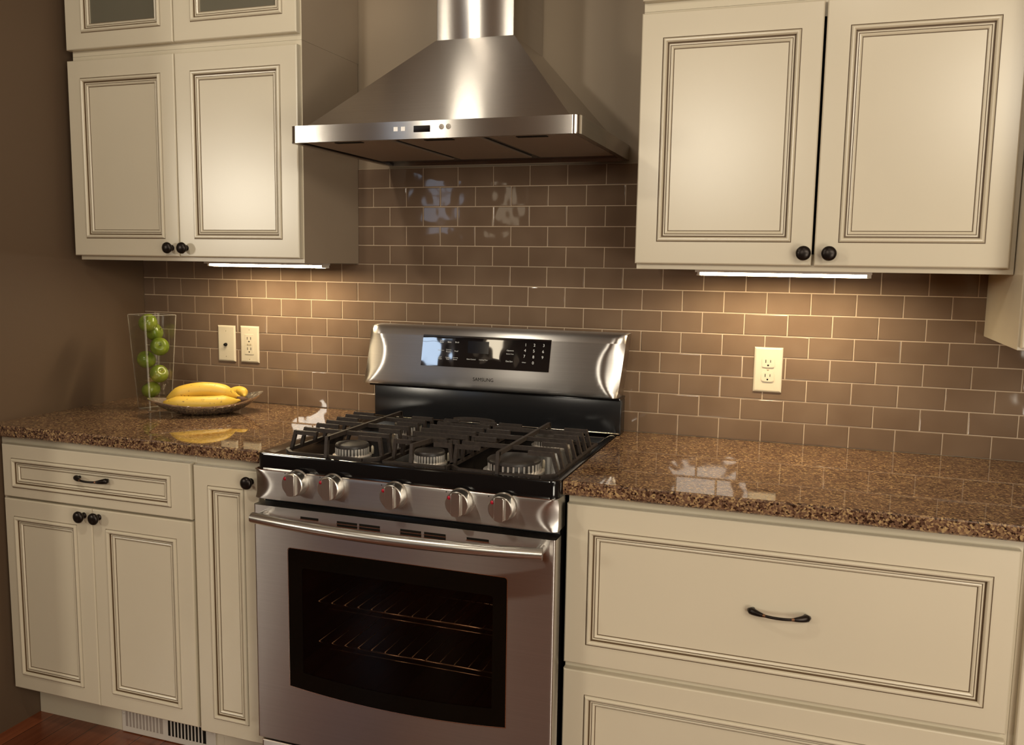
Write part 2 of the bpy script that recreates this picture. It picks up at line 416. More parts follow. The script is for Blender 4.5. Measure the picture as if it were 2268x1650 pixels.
# ------------------------------------------------------------------ countertops
def counter(xa, xb, label):
    bm = nb(); r = .004
    poly = [(-.003, 0), (-.003, -.032), (YC+r, -.032), (YC, -.032+r), (YC, -r), (YC+r*.3, -r*.3), (YC+r, 0)]
    poly = [(-.0072, 0), (-.0072, -.032)] + poly[2:]
    prism(bm, poly, xa, xb, 'x')
    return tag(obj('countertop', bm, 'quartz'), label, 'countertop', 'quartz countertops beside the range')
counter(XW+.001, -.8195, 'brown speckled quartz countertop left of the range, holding the fruit')
counter(-.0475, 1.30, 'brown speckled quartz countertop right of the range, bare and glossy')

# ------------------------------------------------------------------ base cabinets
def carcass(parent, x0, x1, y0, y1, z0, z1, m='cream'):
    bm = nb(); box(bm, x0, x1, y0, y1, z0, z1, bev=.0008, seg=1); return obj('carcass', bm, m, parent)
YFB = YL+.0205
def toe(parent, x0, x1):
    bm = nb(); box(bm, x0, x1, -.507, -.49, ZF, -.792); return obj('toe_kick', bm, 'cream', parent)
zt = -.0330
t = thing('base_cabinet', (-1.37, -.3, ZF), 'cream base cabinet left of the range with one wide drawer above two doors', 'cabinet', 'cream base cabinets')
carcass(t, XW+.002, -1.0455, YFB, -.01, -.790, zt); toe(t, XW+.002, -1.0455)
d = door('drawer', t, (-1.6931, -1.0505), (-.2070, -.0565), YL, (-1.6594, -1.1120, -.1800, -.0948)); pull(d, -1.4285, -1.3160, -.128, YL+.0055)
d = door('door', t, (-1.6931, -1.3800), (-.7782, -.2128), YL, (-1.6597, -1.4325, -.7349, -.2626)); knob(d, -1.4060, -.2330, YL)
d = door('door', t, (-1.3785, -1.0505), (-.7782, -.2128), YL, (-1.3337, -1.0988, -.7349, -.2626)); knob(d, -1.3548, -.2325, YL)
t = thing('base_cabinet', (-.94, -.3, ZF), 'narrow cream base cabinet with a single tall door, against the left side of the range', 'cabinet', 'cream base cabinets')
carcass(t, -1.0450, -.8245, YFB, -.01, -.790, zt); toe(t, -1.0450, -.8245)
d = door('door', t, (-1.0409, -.8420), (-.7850, -.0592), YL, (-.9971, -.8857, -.7418, -.1085)); knob(d, -.8646, -.0859, YL)
t = thing('base_cabinet', (.4, -.3, ZF), 'wide cream base cabinet right of the range with deep stacked drawers', 'cabinet', 'cream base cabinets')
carcass(t, -.0440, .8500, YFB, -.01, -.790, zt); toe(t, -.0440, .8500)
d = door('drawer', t, (-.0430, .8430), (-.4215, -.0551), YL, (.0067, .8010, -.3744, -.1096)); pull(d, .3535, .4755, -.2400, YL+.0055)
d = door('drawer', t, (-.0430, .8430), (-.7850, -.4370), YL, (.0067, .8010, -.7380, -.4910)); pull(d, .3535, .4755, -.610, YL+.0055)
t = thing('base_cabinet', (1.1, -.3, ZF), 'cream base cabinet cut off by the right edge of the photo', 'cabinet', 'cream base cabinets')
carcass(t, .8505, 1.30, YFB, -.01, -.790, zt); toe(t, .8505, 1.30)
d = door('door', t, (.8600, 1.2900), (-.7850, -.0551), YL, (.905, 1.245, -.738, -.1096))

# floor register in the toe kick
t = thing('floor_register', (-1.24, -.512, ZF), 'white metal vent grille set low under the left base cabinet doors', 'vent')
bm = nb(); box(bm, -1.398, -1.072, -.5125, -.5075, ZF+.002, -.800, bev=.0015); obj('frame', bm, 'white_metal', t)
for (xa, xb, mt) in ((-1.384, -1.252, 'grey_slot'), (-1.233, -1.103, 'slot')):
    bm = nb(); box(bm, xa, xb, -.5132, -.5124, -.888, -.815); gp = obj('opening', bm, mt, t)
    n = 11
    bm = nb()
    for i in range(1, n):
        x = xa+(xb-xa)*i/n; box(bm, x-.0019, x+.0019, -.5150, -.5130, -.888, -.815)
    obj('louvers', bm, 'white_metal', gp)
for x in (-1.391, -1.080):
    bm = nb(); lathe(bm, [(.004, 0), (.003, .0015), (0, .002)], (x, -.5125, -.850), 'y', 10); obj('screw', bm, 'white_metal', t)

# ------------------------------------------------------------------ wall cabinets
ZU0, ZUS, ZU1 = .4597, 1.0545, 1.50
def hollow(parent, x0, x1, z0, z1, side='cream'):
    """open-front box with a face frame"""
    bm = nb(); w = .016
    for a in ((x0, x0+w, z0, z1), (x1-w, x1, z0, z1)): box(bm, a[0], a[1], YF+.002, -.0072, a[2], a[3])
    box(bm, x0+w, x1-w, YF+.002, -.0072, z0, z0+w); box(bm, x0+w, x1-w, YF+.002, -.0072, z1-w, z1); box(bm, x0+w, x1-w, -.0152, -.0072, z0+w, z1-w)
    return obj('carcass', bm, side, parent)
def face_frame(parent, x0, x1, z0, z1, mid):
    bm = nb(); w = .034; y0, y1 = YF, YF+.002
    for a in ((x0, x0+w, z0, z1), (x1-w, x1, z0, z1), (x0+w, x1-w, z0, z0+w), (x0+w, x1-w, z1-w, z1), (mid-w/2, mid+w/2, z0+w, z1-w)):
        box(bm, a[0], a[1], y0-.016, y1, a[2], a[3])
    return obj('face_frame', bm, 'cream', parent)
YFF = YF+.0005
def upper(x0, x1, xg, dl, dr, pl, pr, side, lab1, lab2, knobs, PB=.5226, PT=.9889, ZB=.4722, ZT=1.0400, gb=1.0700, gpb=1.1150, gap=.003):
    g = 'cream wall cabinets'
    t = thing('wall_cabinet', ((x0+x1)/2, -.15, ZU0), lab1, 'cabinet', g)
    bm = nb(); w = .016
    for q in ((x0, x0+w, YFF, ZU0, ZUS-.0005), (x1-w, x1, YFF, ZU0, ZUS-.0005), (x0+w, x1-w, YFF, ZU0, ZU0+w), (x0+w, x1-w, YFF, ZUS-w, ZUS-.0005), (x0+w, x1-w, -.0152, ZU0+w, ZUS-w)):
        box(bm, q[0], q[1], q[2], -.0072, q[3], q[4])
    obj('carcass', bm, side, t)
    bm = nb(); w = .038
    for q in ((x0, x0+w, ZU0, ZUS-.0005), (x1-w, x1, ZU0, ZUS-.0005), (x0+w, x1-w, ZU0, ZU0+w), (x0+w, x1-w, ZUS-w, ZUS-.0005)) + (((xg-.03, xg+.03, ZU0+w, ZUS-w),) if gap < .004 else ()):
        box(bm, q[0], q[1], YU+.0198, YFF-.0002, q[2], q[3])
    obj('face_frame', bm, 'cream', t)
    a = door('door', t, (dl, xg-gap/2), (ZB, ZT), YU, (pl[0], pl[1], PB, PT), th=.0192); knob(a, knobs[0], knobs[2], YU)
    b = door('door', t, (xg+gap/2, dr), (ZB, ZT), YU, (pr[0], pr[1], PB, PT), th=.0192); knob(b, knobs[1], knobs[2], YU)
    t2 = thing('glass_door_cabinet', ((x0+x1)/2, -.15, ZUS), lab2, 'cabinet', 'glass-door cabinets at the top')
    bm = nb(); w = .016
    for q in ((x0, x0+w, ZUS, ZU1), (x1-w, x1, ZUS, ZU1)): box(bm, q[0], q[1], YFF, -.0022, q[2], q[3])
    box(bm, x0+w, x1-w, YFF, -.0072, ZUS, ZUS+w); box(bm, x0+w, x1-w, YFF, -.0022, ZU1-w, ZU1); box(bm, x0+w, x1-w, -.015, -.0072, ZUS+w, ZU1-w)
    obj('carcass', bm, side, t2)
    bm = nb(); w = .034
    for q in ((x0, x0+w, ZUS, ZU1), (x1-w, x1, ZUS, ZU1), (x0+w, x1-w, ZUS, ZUS+w), (x0+w, x1-w, ZU1-w, ZU1), (xg-.02, xg+.02, ZUS+w, ZU1-w)):
        box(bm, q[0], q[1], YU+.0198, YFF-.0002, q[2], q[3])
    obj('face_frame', bm, 'cream', t2)
    door('door', t2, (dl, xg-.0015), (gb, 1.482), YU, (pl[0]+.012, pl[1]+.006, gpb, 1.440), th=.0192, glass=True)
    door('door', t2, (xg+.0015, dr), (gb, 1.482), YU, (pr[0]+.006, pr[1]+.010, gpb+.004, 1.440), th=.0192, glass=True)
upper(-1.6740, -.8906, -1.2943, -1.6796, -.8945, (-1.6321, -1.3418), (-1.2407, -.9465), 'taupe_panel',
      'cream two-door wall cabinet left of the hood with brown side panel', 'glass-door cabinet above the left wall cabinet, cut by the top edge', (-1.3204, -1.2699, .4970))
upper(.0355, .8440, .4382, .0340, .8314, (.0843, .3901), (.4902, .7832), 'cream',
      'cream two-door wall cabinet right of the hood with round dark knobs', 'glass-door cabinet above the right wall cabinet, barely in view', (.4183, .4723, .4999), ZT=1.0470, gb=1.0740, PB=.5237, PT=.9901, gap=.0055)
t = thing('wall_cabinet', (1.1, -.2, .306), 'deeper cream wall cabinet hanging lower at the far right edge, side panel in view', 'cabinet', 'cream wall cabinets')
bm = nb(); box(bm, .8455, 1.30, -.400, -.0072, .3062, ZU1, bev=.001, seg=1); obj('carcass', bm, 'cream', t)
door('door', t, (.850, 1.2955), (.3120, 1.482), -.420, (.895, 1.250, .362, 1.43), th=.0195)

# under-cabinet lights
def under_light(xa, xb, y, label):
    t = thing('under_cabinet_light', ((xa+xb)/2, y, ZU0), label, 'light', 'under-cabinet lights')
    bm = nb(); box(bm, xa-.012, xb+.012, y-.020, y+.020, .4530, ZU0-.0003); box(bm, xa-.012, xb+.012, y+.010, y+.0155, .4448, .4532); obj('housing', bm, 'white_metal', t)
    bm = nb(); tube(bm, [(xa, y, .4515), (xb, y, .4515)], .0050, 12); obj('tube', bm, 'tube', t)
    for x in (xa-.008, xb+.001):
        bm = nb(); box(bm, x, x+.007, y-.010, y+.010, .4455, .4572, bev=.0015); obj('end_cap', bm, 'white_metal', t)
    l = bpy.data.lights.new('under_cabinet_lamp', 'AREA'); l.shape = 'RECTANGLE'; l.size = xb-xa; l.size_y = .02; l.energy = 2.7; l.color = (1, .80, .50)
    o = bpy.data.objects.new('under_cabinet_lamp', l); C.objects.link(o); o.location = ((xa+xb)/2, y, .4455)
under_light(-1.325, -.930, -.150, 'glowing light bar under the left wall cabinet')
under_light(.172, .560, -.170, 'glowing light bar under the right wall cabinet')

# ------------------------------------------------------------------ range
R = thing('gas_range', (-.433, -.34, ZF), 'freestanding stainless steel gas range with black cooktop, between the base cabinets', 'range')
gL, gR = -.8168, -.0492; XC = (gL+gR)/2
# body with an oven cavity
bm = nb(); cx0, cx1, cz0, cz1 = -.735, -.130, -.600, -.240
yb = -.625
for a in ((gL+.004, cx0, yb, -.03, -.88, -.010), (cx1, gR-.004, yb, -.03, -.88, -.010), (cx0, cx1, yb, -.03, -.88, cz0), (cx0, cx1, yb, -.03, cz1, -.010), (cx0, cx1, -.16, -.03, cz0, cz1)):
    box(bm, *a)
obj('body', bm, 'black', R)
bm = nb()
rect_rings(bm, [(cx0, cx1, cz0, cz1, yb+.001, 0), (cx0+.001, cx1-.001, cz0+.001, cz1-.001, yb+.001, 0), (cx0+.001, cx1-.001, cz0+.001, cz1-.001, -.165, 0)])
obj('oven_cavity', bm, 'fabric_dark', R)
for zr in (-.3830, -.4880):
    bm = nb(); x0, x1, yf, ybk = -.690, -.165, -.590, -.200
    tube(bm, [(x0, yf, zr), (x1, yf, zr)], .0034, 8); tube(bm, [(x0, ybk, zr), (x1, ybk, zr)], .0026, 8)
    tube(bm, [(x0+.03, yf+.006, zr-.016), (x1, yf+.006, zr-.016)], .0018, 8)
    for i in range(15):
        x = x0+.004+(x1-x0-.008)*i/14; tube(bm, [(x, yf-.003, zr+.0035), (x, ybk, zr+.0035)], .0016, 6)
    for x in (x0, x1): tube(bm, [(x, yf, zr), (x, ybk, zr)], .0026, 8)
    obj('oven_rack', bm, 'wire', R)
# cooktop
bm = nb(); zr = .0030
def rrect(x0, x1, y0, y1, r, seg=5):
    p = []
    for cx, cy, a0 in ((x0+r, y0+r, PI), (x1-r, y0+r, 1.5*PI), (x1-r, y1-r, 0), (x0+r, y1-r, .5*PI)):
        for k in range(seg+1): a = a0+k/seg*PI/2; p.append((cx+r*math.cos(a), cy+r*math.sin(a)))
    return p
cooks = [(rrect(gL, gR, -.6564, -.030, .022), -.0362), (rrect(gL, gR, -.6564, -.030, .022), -.003), (rrect(gL+.0015, gR-.0015, -.6549, -.0315, .021), .0015),
         (rrect(gL+.006, gR-.006, -.650, -.036, .018), zr), (rrect(gL+.018, gR-.018, -.641, -.046, .016), zr), (rrect(gL+.026, gR-.026, -.635, -.056, .014), -.0040)]
prev = None
for pts, z in cooks:
    cur = [bm.verts.new((x, y, z)) for x, y in pts]
    if prev:
        for k in range(len(cur)): bm.faces.new((prev[k], prev[(k+1) % len(cur)], cur[(k+1) % len(cur)], cur[k]))
    else: bm.faces.new(cur)
    prev = cur
bm.faces.new(prev)
obj('cooktop', bm, 'black', R, smooth=50)
# control panel: flat sheet whose ends curl back along an arc
def pillow(bm, prof, xl, xr, depth, reach, seat):
    """prof: (y, z) from back bottom round the front to back top; xl, xr: functions of z"""
    zs_ = [z for y, z in prof]; zc = (max(zs_)+min(zs_))/2; hh = (max(zs_)-min(zs_))/2; cols = []
    ts = [0, .002, .005, .009, .014, .020, .027, .035, .044, .054, .065, .078, .092] ; ts = ts + [.11+.78*i/12 for i in range(13)] + [1-t for t in ts[::-1]]
    for t in ts:
        col = []
        for y, z in prof:
            u = min(1, abs(z-zc)/hh); e = min(t, 1-t)*.77; wd = .010+reach*(1-u*u)
            back = depth*max(0, 1-e/wd)**1.6 * (.35+.65*(1-u**4))
            col.append(bm.verts.new((xl(z)+(xr(z)-xl(z))*t, min(y+back, seat) if y < seat else y, z)))
        cols.append(col)
    n = len(prof)
    for a, b in zip(cols, cols[1:]):
        for k in range(n-1): bm.faces.new((a[k], a[k+1], b[k+1], b[k]))
        bm.faces.new((a[-1], a[0], b[0], b[-1]))
    bm.faces.new(cols[0]); bm.faces.new(cols[-1][::-1])
bm = nb(); zA, zB = -.1095, -.0362
pillow(bm, [(-.600, zA), (-.6600, zA), (-.6640, zA+.0016)] + [(-.6648, zA+.005+(zB-zA-.008)*i/10) for i in range(11)] + [(-.6640, zB-.001), (-.6620, zB), (-.600, zB)], lambda z: gL, lambda z: gR, .013, .040, -.601)
obj('control_panel', bm, 'steel_range', R, smooth=50)
bm = nb(); vbox(bm, gL+.0004, gR-.0004, -.6640, -.650, -.0374, -.0354, .020, 6); obj('panel_trim', bm, 'steel_edge', R, smooth=40)
for x, z in ((-.692, -.0585), (-.596, -.0585), (-.434, -.0615), (-.272, -.061), (-.1705, -.061)):
    bm = nb(); y = -.6648
    lathe(bm, [(.0315, 0), (.0315, .002), (.0300, .004), (.0292, .005), (.0288, .022), (.0280, .0265), (.0262, .0282), (0, .0285)], (x, y, z), 'y', 32)
    k = obj('control_knob', bm, 'steel_smooth', R, smooth=35)
    bm = nb(); gp = []
    for q in range(7): a = -PI/2-.46+.92*q/6; gp.append((x+.0265*math.cos(a), z+.0265*math.sin(a)))
    for q in range(7): a = PI/2-.46+.92*q/6; gp.append((x+.0265*math.cos(a), z+.0265*math.sin(a)))
    prism(bm, gp, y-.0355, y-.0280, 'y')
    bmesh.ops.bevel(bm, geom=[e for e in bm.edges if all(v.co.y < y-.03 for v in e.verts)], offset=.0022, segments=3, affect='EDGES'); obj('grip', bm, 'steel_smooth', k, smooth=40)
    bm = nb(); lathe(bm, [(.0042, 0), (.0042, .0012), (0, .0014)], (x-.0170, y-.0284, z+.0140), 'y', 12); obj('indicator', bm, 'red', k)
    bm = nb(); lathe(bm, [(.0016, 0), (0, .0002)], (x-.036, y-.0001, z+.0185), 'y', 8); obj('position_mark', bm, 'dark_print', R)
# oven door with curved-bottom window
wx0, wx1, wz1, wzb, sag = -.7199, -.1588, -.2215, -.5715, .0160
YD = -.6694; dz0, dz1 = -.7220, -.1235
def win_pts(x0, x1, zt_, zb, sg, n=20, r=.006):
    p = [(x0, zt_-r), (x0+r*.3, zt_-r*.3), (x0+r, zt_), (x1-r, zt_), (x1-r*.3, zt_-r*.3), (x1, zt_-r)]
    for i in range(n+1):
        t = i/n; p.append((x1+(x0-x1)*t, zb-sg*4*t*(1-t)))
    return p
W = win_pts(wx0, wx1, wz1, wzb, sag)
bm = nb()
def plate_hole(bm, outer, hole, y, flip=False):
    o = [bm.verts.new((x, y, z)) for x, z in outer]; h = [bm.verts.new((x, y, z)) for x, z in hole]
    es = [bm.edges.new((o[i], o[(i+1) % len(o)])) for i in range(len(o))] + [bm.edges.new((h[i], h[(i+1) % len(h)])) for i in range(len(h))]
    bmesh.ops.triangle_fill(bm, use_beauty=True, use_dissolve=False, edges=es)
    return o, h
rr = .006
outer = [(gL+rr, dz0), (gR-rr, dz0), (gR-rr, dz1), (gL+rr, dz1)]
o1, h1 = plate_hole(bm, outer, W, YD)
# wrap the sides
for sgn, xe in ((1, gL), (-1, gR)):
    prof = [(xe+sgn*rr, YD)] + [(xe+sgn*(rr-rr*math.sin(a)), YD+rr-rr*math.cos(a)) for a in (PI/8, PI/4, 3*PI/8, PI/2)] + [(xe, -.628)]
    cols = [[bm.verts.new((x, y, z)) for z in (dz0, dz1)] for x, y in prof]
    for a, b in zip(cols, cols[1:]): bm.faces.new((a[0], b[0], b[1], a[1])).smooth = True
for z in (dz0, dz1):
    bm.faces.new([bm.verts.new(p) for p in ((gL+.003, YD+.001, z), (gR-.003, YD+.001, z), (gR, -.628, z), (gL, -.628, z))])
bmesh.ops.remove_doubles(bm, verts=bm.verts, dist=1e-5)
D = obj('oven_door', bm, 'steel_range', R, norm=True)
bm = nb(); I = win_pts(-.683, -.1925, -.2680, -.5330, .0125)
I = I
o2, h2 = plate_hole(bm, W, I, YD+.0012)
obj('window_border', bm, 'frit', D)
bm = nb(); n = len(W)
a = [bm.verts.new((x, YD-.0006, z)) for x, z in W]
xc_, zc_ = (wx0+wx1)/2, (wz1+wzb)/2
b = [bm.verts.new((xc_+(x-xc_)*1.005, YD-.0006, zc_+(z-zc_)*1.007)) for x, z in W]
for i in range(n): bm.faces.new((a[i], a[(i+1) % n], b[(i+1) % n], b[i]))
obj('window_trim', bm, 'steel_edge', D)
bm = nb(); bm.faces.new([bm.verts.new((x, YD+.0022, z)) for x, z in I]); obj('window_glass', bm, 'oven_glass', D)
for xa, xb, rows in ((-.684, -.635, 1), (-.585, -.5315, 2), (-.526, -.472, 2), (-.420, -.3675, 2), (-.360, -.307, 2), (-.256, -.203, 1)):
    bm = nb(); z = -.1420
    for r in range(rows):
        box(bm, xa, xb, YD-.0006, YD+.0005, z-.0028-r*.0076, z+.0022-r*.0076, 0)
        box(bm, xa-.001, xb+.001, YD-.0018, YD+.0005, z-.0044-r*.0076, z-.0030-r*.0076, 1)
    obj('vent_slot', bm, ['slot', 'steel_edge'], D)
# bowed handle
bm = nb(); pts = []; rs = []
hx0, hx1 = -.7930, -.0680
for i in range(41):
    t = i/40; u = 2*t-1
    pts.append((hx0+(hx1-hx0)*t, -.7050-.0340*(1-u*u), -.1450)); rs.append(.0132)
tube(bm, pts, rs, 18)
for x in (hx0+.012, hx1-.012):
    tube(bm, [(x, YD+.001, -.1450), (x, -.706, -.1450)], .0105, 14)
obj('handle', bm, 'steel_smooth', D, smooth=45)
# drawer under the oven
bm = nb(); vbox(bm, gL+.004, gR-.004, -.6600, -.626, -.878, -.737, .006, 4); o = obj('drawer', bm, 'steel_range', R, smooth=40)
bm = nb(); box(bm, gL+.004, gR-.004, -.658, -.628, -.7370, -.7345); obj('drawer_lip', bm, 'steel_edge', o)
for x in (gL+.05, gR-.05):
    for y in (-.55, -.10):
        bm = nb(); lathe(bm, [(.018, 0), (.018, .028)], (x, y, ZF), 'z', 14); obj('foot', bm, 'black_plastic', R)
# backguard
bm = nb(); box(bm, -.7955, -.0395, -.085, -.035, .0012, .100, bev=.003); rs_ = obj('riser', bm, 'black_satin', R, smooth=40)
bm = nb(); tube(bm, [(-.793, -.0865, .0055), (-.042, -.0865, .0055)], .0016, 8); obj('riser_trim', bm, 'steel_edge', rs_)
bm = nb(); box(bm, -.806, -.040, -.098, -.030, .0990, .1065, bev=.002); obj('riser_cap', bm, 'black', R)
# stainless console, bulging, with curved ends
PRF = [(-.040, .1065), (-.1130, .1065), (-.1190, .1085), (-.1225, .1150), (-.1222, .140), (-.1190, .170), (-.1150, .205), (-.1114, .235), (-.1088, .256), (-.1045, .269), (-.0940, .2785), (-.0760, .2808), (-.030, .2808)]
def prof_y(z):
    pts = PRF[3:11]
    for (ya, za), (yb_, zb_) in zip(pts, pts[1:]):
        if za <= z <= zb_: return ya+(yb_-ya)*(z-za)/(zb_-za)
    return pts[0][0] if z < pts[0][1] else pts[-1][0]
bm = nb(); fz = lambda z: (z-.1065)/(.2808-.1065)
pillow(bm, PRF[:3]+[(prof_y(.1150+.0025*0), .1150)]+[(prof_y(z), z) for z in (.1225, .131, .140, .150, .160, .170, .1818, .1935, .205, .215, .225, .235, .2455, .256)]+PRF[8:], lambda z: -.8182+.0170*fz(z), lambda z: -.0457+.0178*fz(z), .020, .058, -.031)
CON = obj('console', bm, 'steel_range', R, smooth=50)
def on(z, o): return prof_y(z)-o
bm = nb(); zs = [.1700+(.2590-.1700)*i/8 for i in range(9)]
def con_x(x, z): return x
q0 = [[bm.verts.new((x0, on(z, .0012), z)) for x0 in (-.6265+.004*(i/8), -.2385+.004*(i/8))] for i, z in enumerate(zs)]
q1 = [[bm.verts.new((x0, on(z, -.003), z)) for x0 in (-.6265+.004*(i/8), -.2385+.004*(i/8))] for i, z in enumerate(zs)]
for i in range(8):
    bm.faces.new((q0[i][0], q0[i][1], q0[i+1][1], q0[i+1][0]))
    for s in (0, 1): bm.faces.new((q0[i][s], q0[i+1][s], q1[i+1][s], q1[i][s]))
bm.faces.new((q0[0][0], q0[0][1], q1[0][1], q1[0][0])); bm.faces.new((q0[8][0], q0[8][1], q1[8][1], q1[8][0]))
DSP = obj('display_panel', bm, 'lcd', CON, smooth=40)
bm = nb(); zs = [.2115+(.2460-.2115)*i/4 for i in range(5)]
q0 = [[bm.verts.new((x0, on(z, .0015), z)) for x0 in (-.4820, -.4180)] for z in zs]
for i in range(4): bm.faces.new((q0[i][0], q0[i][1], q0[i+1][1], q0[i+1][0]))
obj('screen', bm, 'lcd_lens', DSP)
yt = lambda z: on(z, .0018)
for s, x, z in (('1', -.3085, .2425), ('2', -.2830, .2427), ('3', -.2560, .2430), ('4', -.3098, .2268), ('5', -.2840, .2265), ('6', -.2570, .2260),
                ('7', -.3110, .2105), ('8', -.2845, .2100), ('9', -.2580, .2098), ('0', -.2850, .1935)):
    text(s, 'numeral', x, z, yt, .0078, 'white_print', DSP)
for s, x, z, w, h in (('Bake', -.5390, .2405, .0110, .0040), ('Broil', -.5155, .2407, .0110, .0040), ('Convection', -.5630, .2445, .0125, .0032), ('Bake', -.5630, .2395, .0110, .0034),
                      ('Keep Warm', -.5645, .2160, .0190, .0032), ('Convection', -.5405, .2185, .0160, .0032), ('Roast', -.5405, .2130, .0150, .0036), ('Proof', -.5165, .2155, .0110, .0038),
                      ('Self', -.5660, .1965, .0080, .0032), ('Clean', -.5660, .1918, .0100, .0032), ('Custom', -.5420, .1965, .0140, .0032), ('Cook', -.5420, .1918, .0100, .0032),
                      ('Warming', -.5190, .1965, .0160, .0032), ('Drawer', -.5190, .1918, .0130, .0032),
                      ('Oven Control', -.4700, .1945, .0270, .0036), ('Cooking Time', -.4330, .1940, .0260, .0036), ('Options', -.3535, .2240, .0205, .0050), ('Kitchen Timer', -.3535, .2150, .0220, .0030),
                      ('Oven Start', -.3550, .1945, .0205, .0045), ('Clear', -.3110, .1935, .0120, .0030)):
    text(s, 'caption', x, z, yt, h, 'white_print', DSP, width=w)
text('SAMSUNG', 'raised_lettering', -.4310, .1385, lambda z: on(z, .0006), .0100, 'slot', CON, width=.062)

# burners
def burner(x, y, r, sy=1.0):
    bm = nb(); z0 = -.0040
    lathe(bm, [(r*1.18, 0), (r*1.18, .004), (r*1.02, .006)], (x, y, z0), 'z', 28, sy=sy)
    seg = 30
    for k in range(seg):
        a = 2*PI*k/seg; rr_ = r*.97
        cx, cy = x+rr_*math.cos(a), y+rr_*math.sin(a)*sy
        bar(bm, (cx, cy, z0+.005), (cx, cy, z0+.0225), .0036, .0036)
    lathe(bm, [(r*.93, .004), (r*.93, .022), (r*.6, .0225)], (x, y, z0), 'z', 28, mi=1, sy=sy)
    b = obj('burner', bm, ['chrome', 'cap'], R, smooth=40)
    bm = nb(); lathe(bm, [(r*.95, .0226), (r*1.03, .0235), (r*1.03, .0285), (r*.97, .0315), (r*.80, .0330), (0, .0336)], (x, y, z0), 'z', 32, sy=sy)
    obj('burner_cap', bm, 'cap', b, smooth=35)
    bm = nb(); lathe(bm, [(.0035, .004), (.0035, .020), (.0015, .024), (0, .0242)], (x+r*.86+.008, y+.6*r, z0), 'z', 10); obj('igniter', bm, 'ivory', b)
burner(-.598, -.572, .0400); burner(-.598, -.262, .0360); burner(-.181, -.570, .0600); burner(-.181, -.270, .0450)
burner(-.395, -.420, .0350, sy=5.0) if False else burner(-.391, -.572, .0355)
burner_back = None

# grates
ZG = .0445; BW, BH = .0076, .0100
rows = [-.583, -.5385, -.478, -.430, -.3765, -.330, -.285]
def side_grate(xl, xr, xs, flip):
    bm = nb(); zb = .0015
    for i, y in enumerate(rows):
        if i % 2 == 1: bar(bm, (xl, y, ZG), (xr, y, ZG), BW, BH)
        else:
            bar(bm, (xl, y, ZG), (xl+.058, y, ZG), BW, BH); bar(bm, (xr-.056, y, ZG), (xr, y, ZG), BW, BH)
        for xe, dx in ((xl, -.014 if not flip else -.006), (xr, .006 if not flip else .014)):
            bar(bm, (xe, y, ZG+.005), (xe+dx, y, zb), BW+.001, BW)
    bar(bm, (xs, -.628, ZG+.002), (xs, -.236, ZG+.002), BW, BH)
    bar(bm, (xs, -.627, ZG+.006), (xs, -.633, zb), BW, BW+.003); bar(bm, (xs, -.237, ZG+.006), (xs, -.229, zb), BW, BW+.003)
    a, b = (xl-.016, xr+.008) if not flip else (xl-.008, xr+.016)
    y0, y1 = -.6290, -.2330
    for p, q in (((a, y0+.03, zb), (a+.03, y0, zb)), ((a+.03, y0, zb), (b-.03, y0, zb)), ((b-.03, y0, zb), (b, y0+.03, zb)), ((b, y0+.03, zb), (b, y1, zb)), ((b, y1, zb), (a, y1, zb)), ((a, y1, zb), (a, y0+.03, zb))):
        bar(bm, p, q, .008, .009)
    obj('grate', bm, 'iron', R)
side_grate(-.748, -.5175, -.634, False)
side_grate(-.317, -.0870, -.199, True)
bm = nb(); zb = .0015; xl, xr = -.4740, -.3350
for i, y in enumerate(rows):
    if i in (1, 2, 3, 4, 5): bar(bm, (xl, y, ZG), (xr, y, ZG), BW, BH)
    else: bar(bm, (xl, y, ZG), (xl+.040, y, ZG), BW, BH); bar(bm, (xr-.040, y, ZG), (xr, y, ZG), BW, BH)
    for xe, dx in ((xl, -.006), (xr, .006)): bar(bm, (xe, y, ZG+.005), (xe+dx, y, zb), BW+.001, BW)
bar(bm, (-.4150, -.618, ZG), (-.4020, -.545, ZG), BW, BH); bar(bm, (-.4150, -.617, ZG+.005), (-.4150, -.624, zb), BW, BW+.003)
for cy, a0, a1 in ((-.560, .12*PI, .88*PI), (-.270, .10*PI, .90*PI), (-.300, 1.12*PI, 1.88*PI)):
    pr = None
    for k in range(13):
        a = a0+(a1-a0)*k/12; q = ((xl+xr)/2+.060*math.cos(a), cy+.034*math.sin(a), ZG)
        if pr: bar(bm, pr, q, BW, BH)
        pr = q
a, b, y0, y1 = xl-.009, xr+.009, -.6290, -.2330
for p, q in (((a, y0, zb), (b, y0, zb)), ((b, y0, zb), (b, y1, zb)), ((b, y1, zb), (a, y1, zb)), ((a, y1, zb), (a, y0, zb))): bar(bm, p, q, .008, .009)
obj('grate', bm, 'iron', R)

# ------------------------------------------------------------------ range hood
H = thing('range_hood', (-.42, -.25, .7518), 'stainless steel chimney hood on the wall above the range', 'hood')
hL, hR, hy, hz0, hz1 = -.7896, -.0551, -.5313, .7518, .7920
bm = nb(); vbox(bm, hL, hR, hy, -.0022, hz0, hz1, .018, 6)
bmesh.ops.delete(bm, geom=[f for f in bm.faces if abs(f.calc_center_median().z-hz0) < 1e-5 and abs(f.normal.z) > .5 or (abs(f.calc_center_median().z-hz0) < 1e-6)], context='FACES')
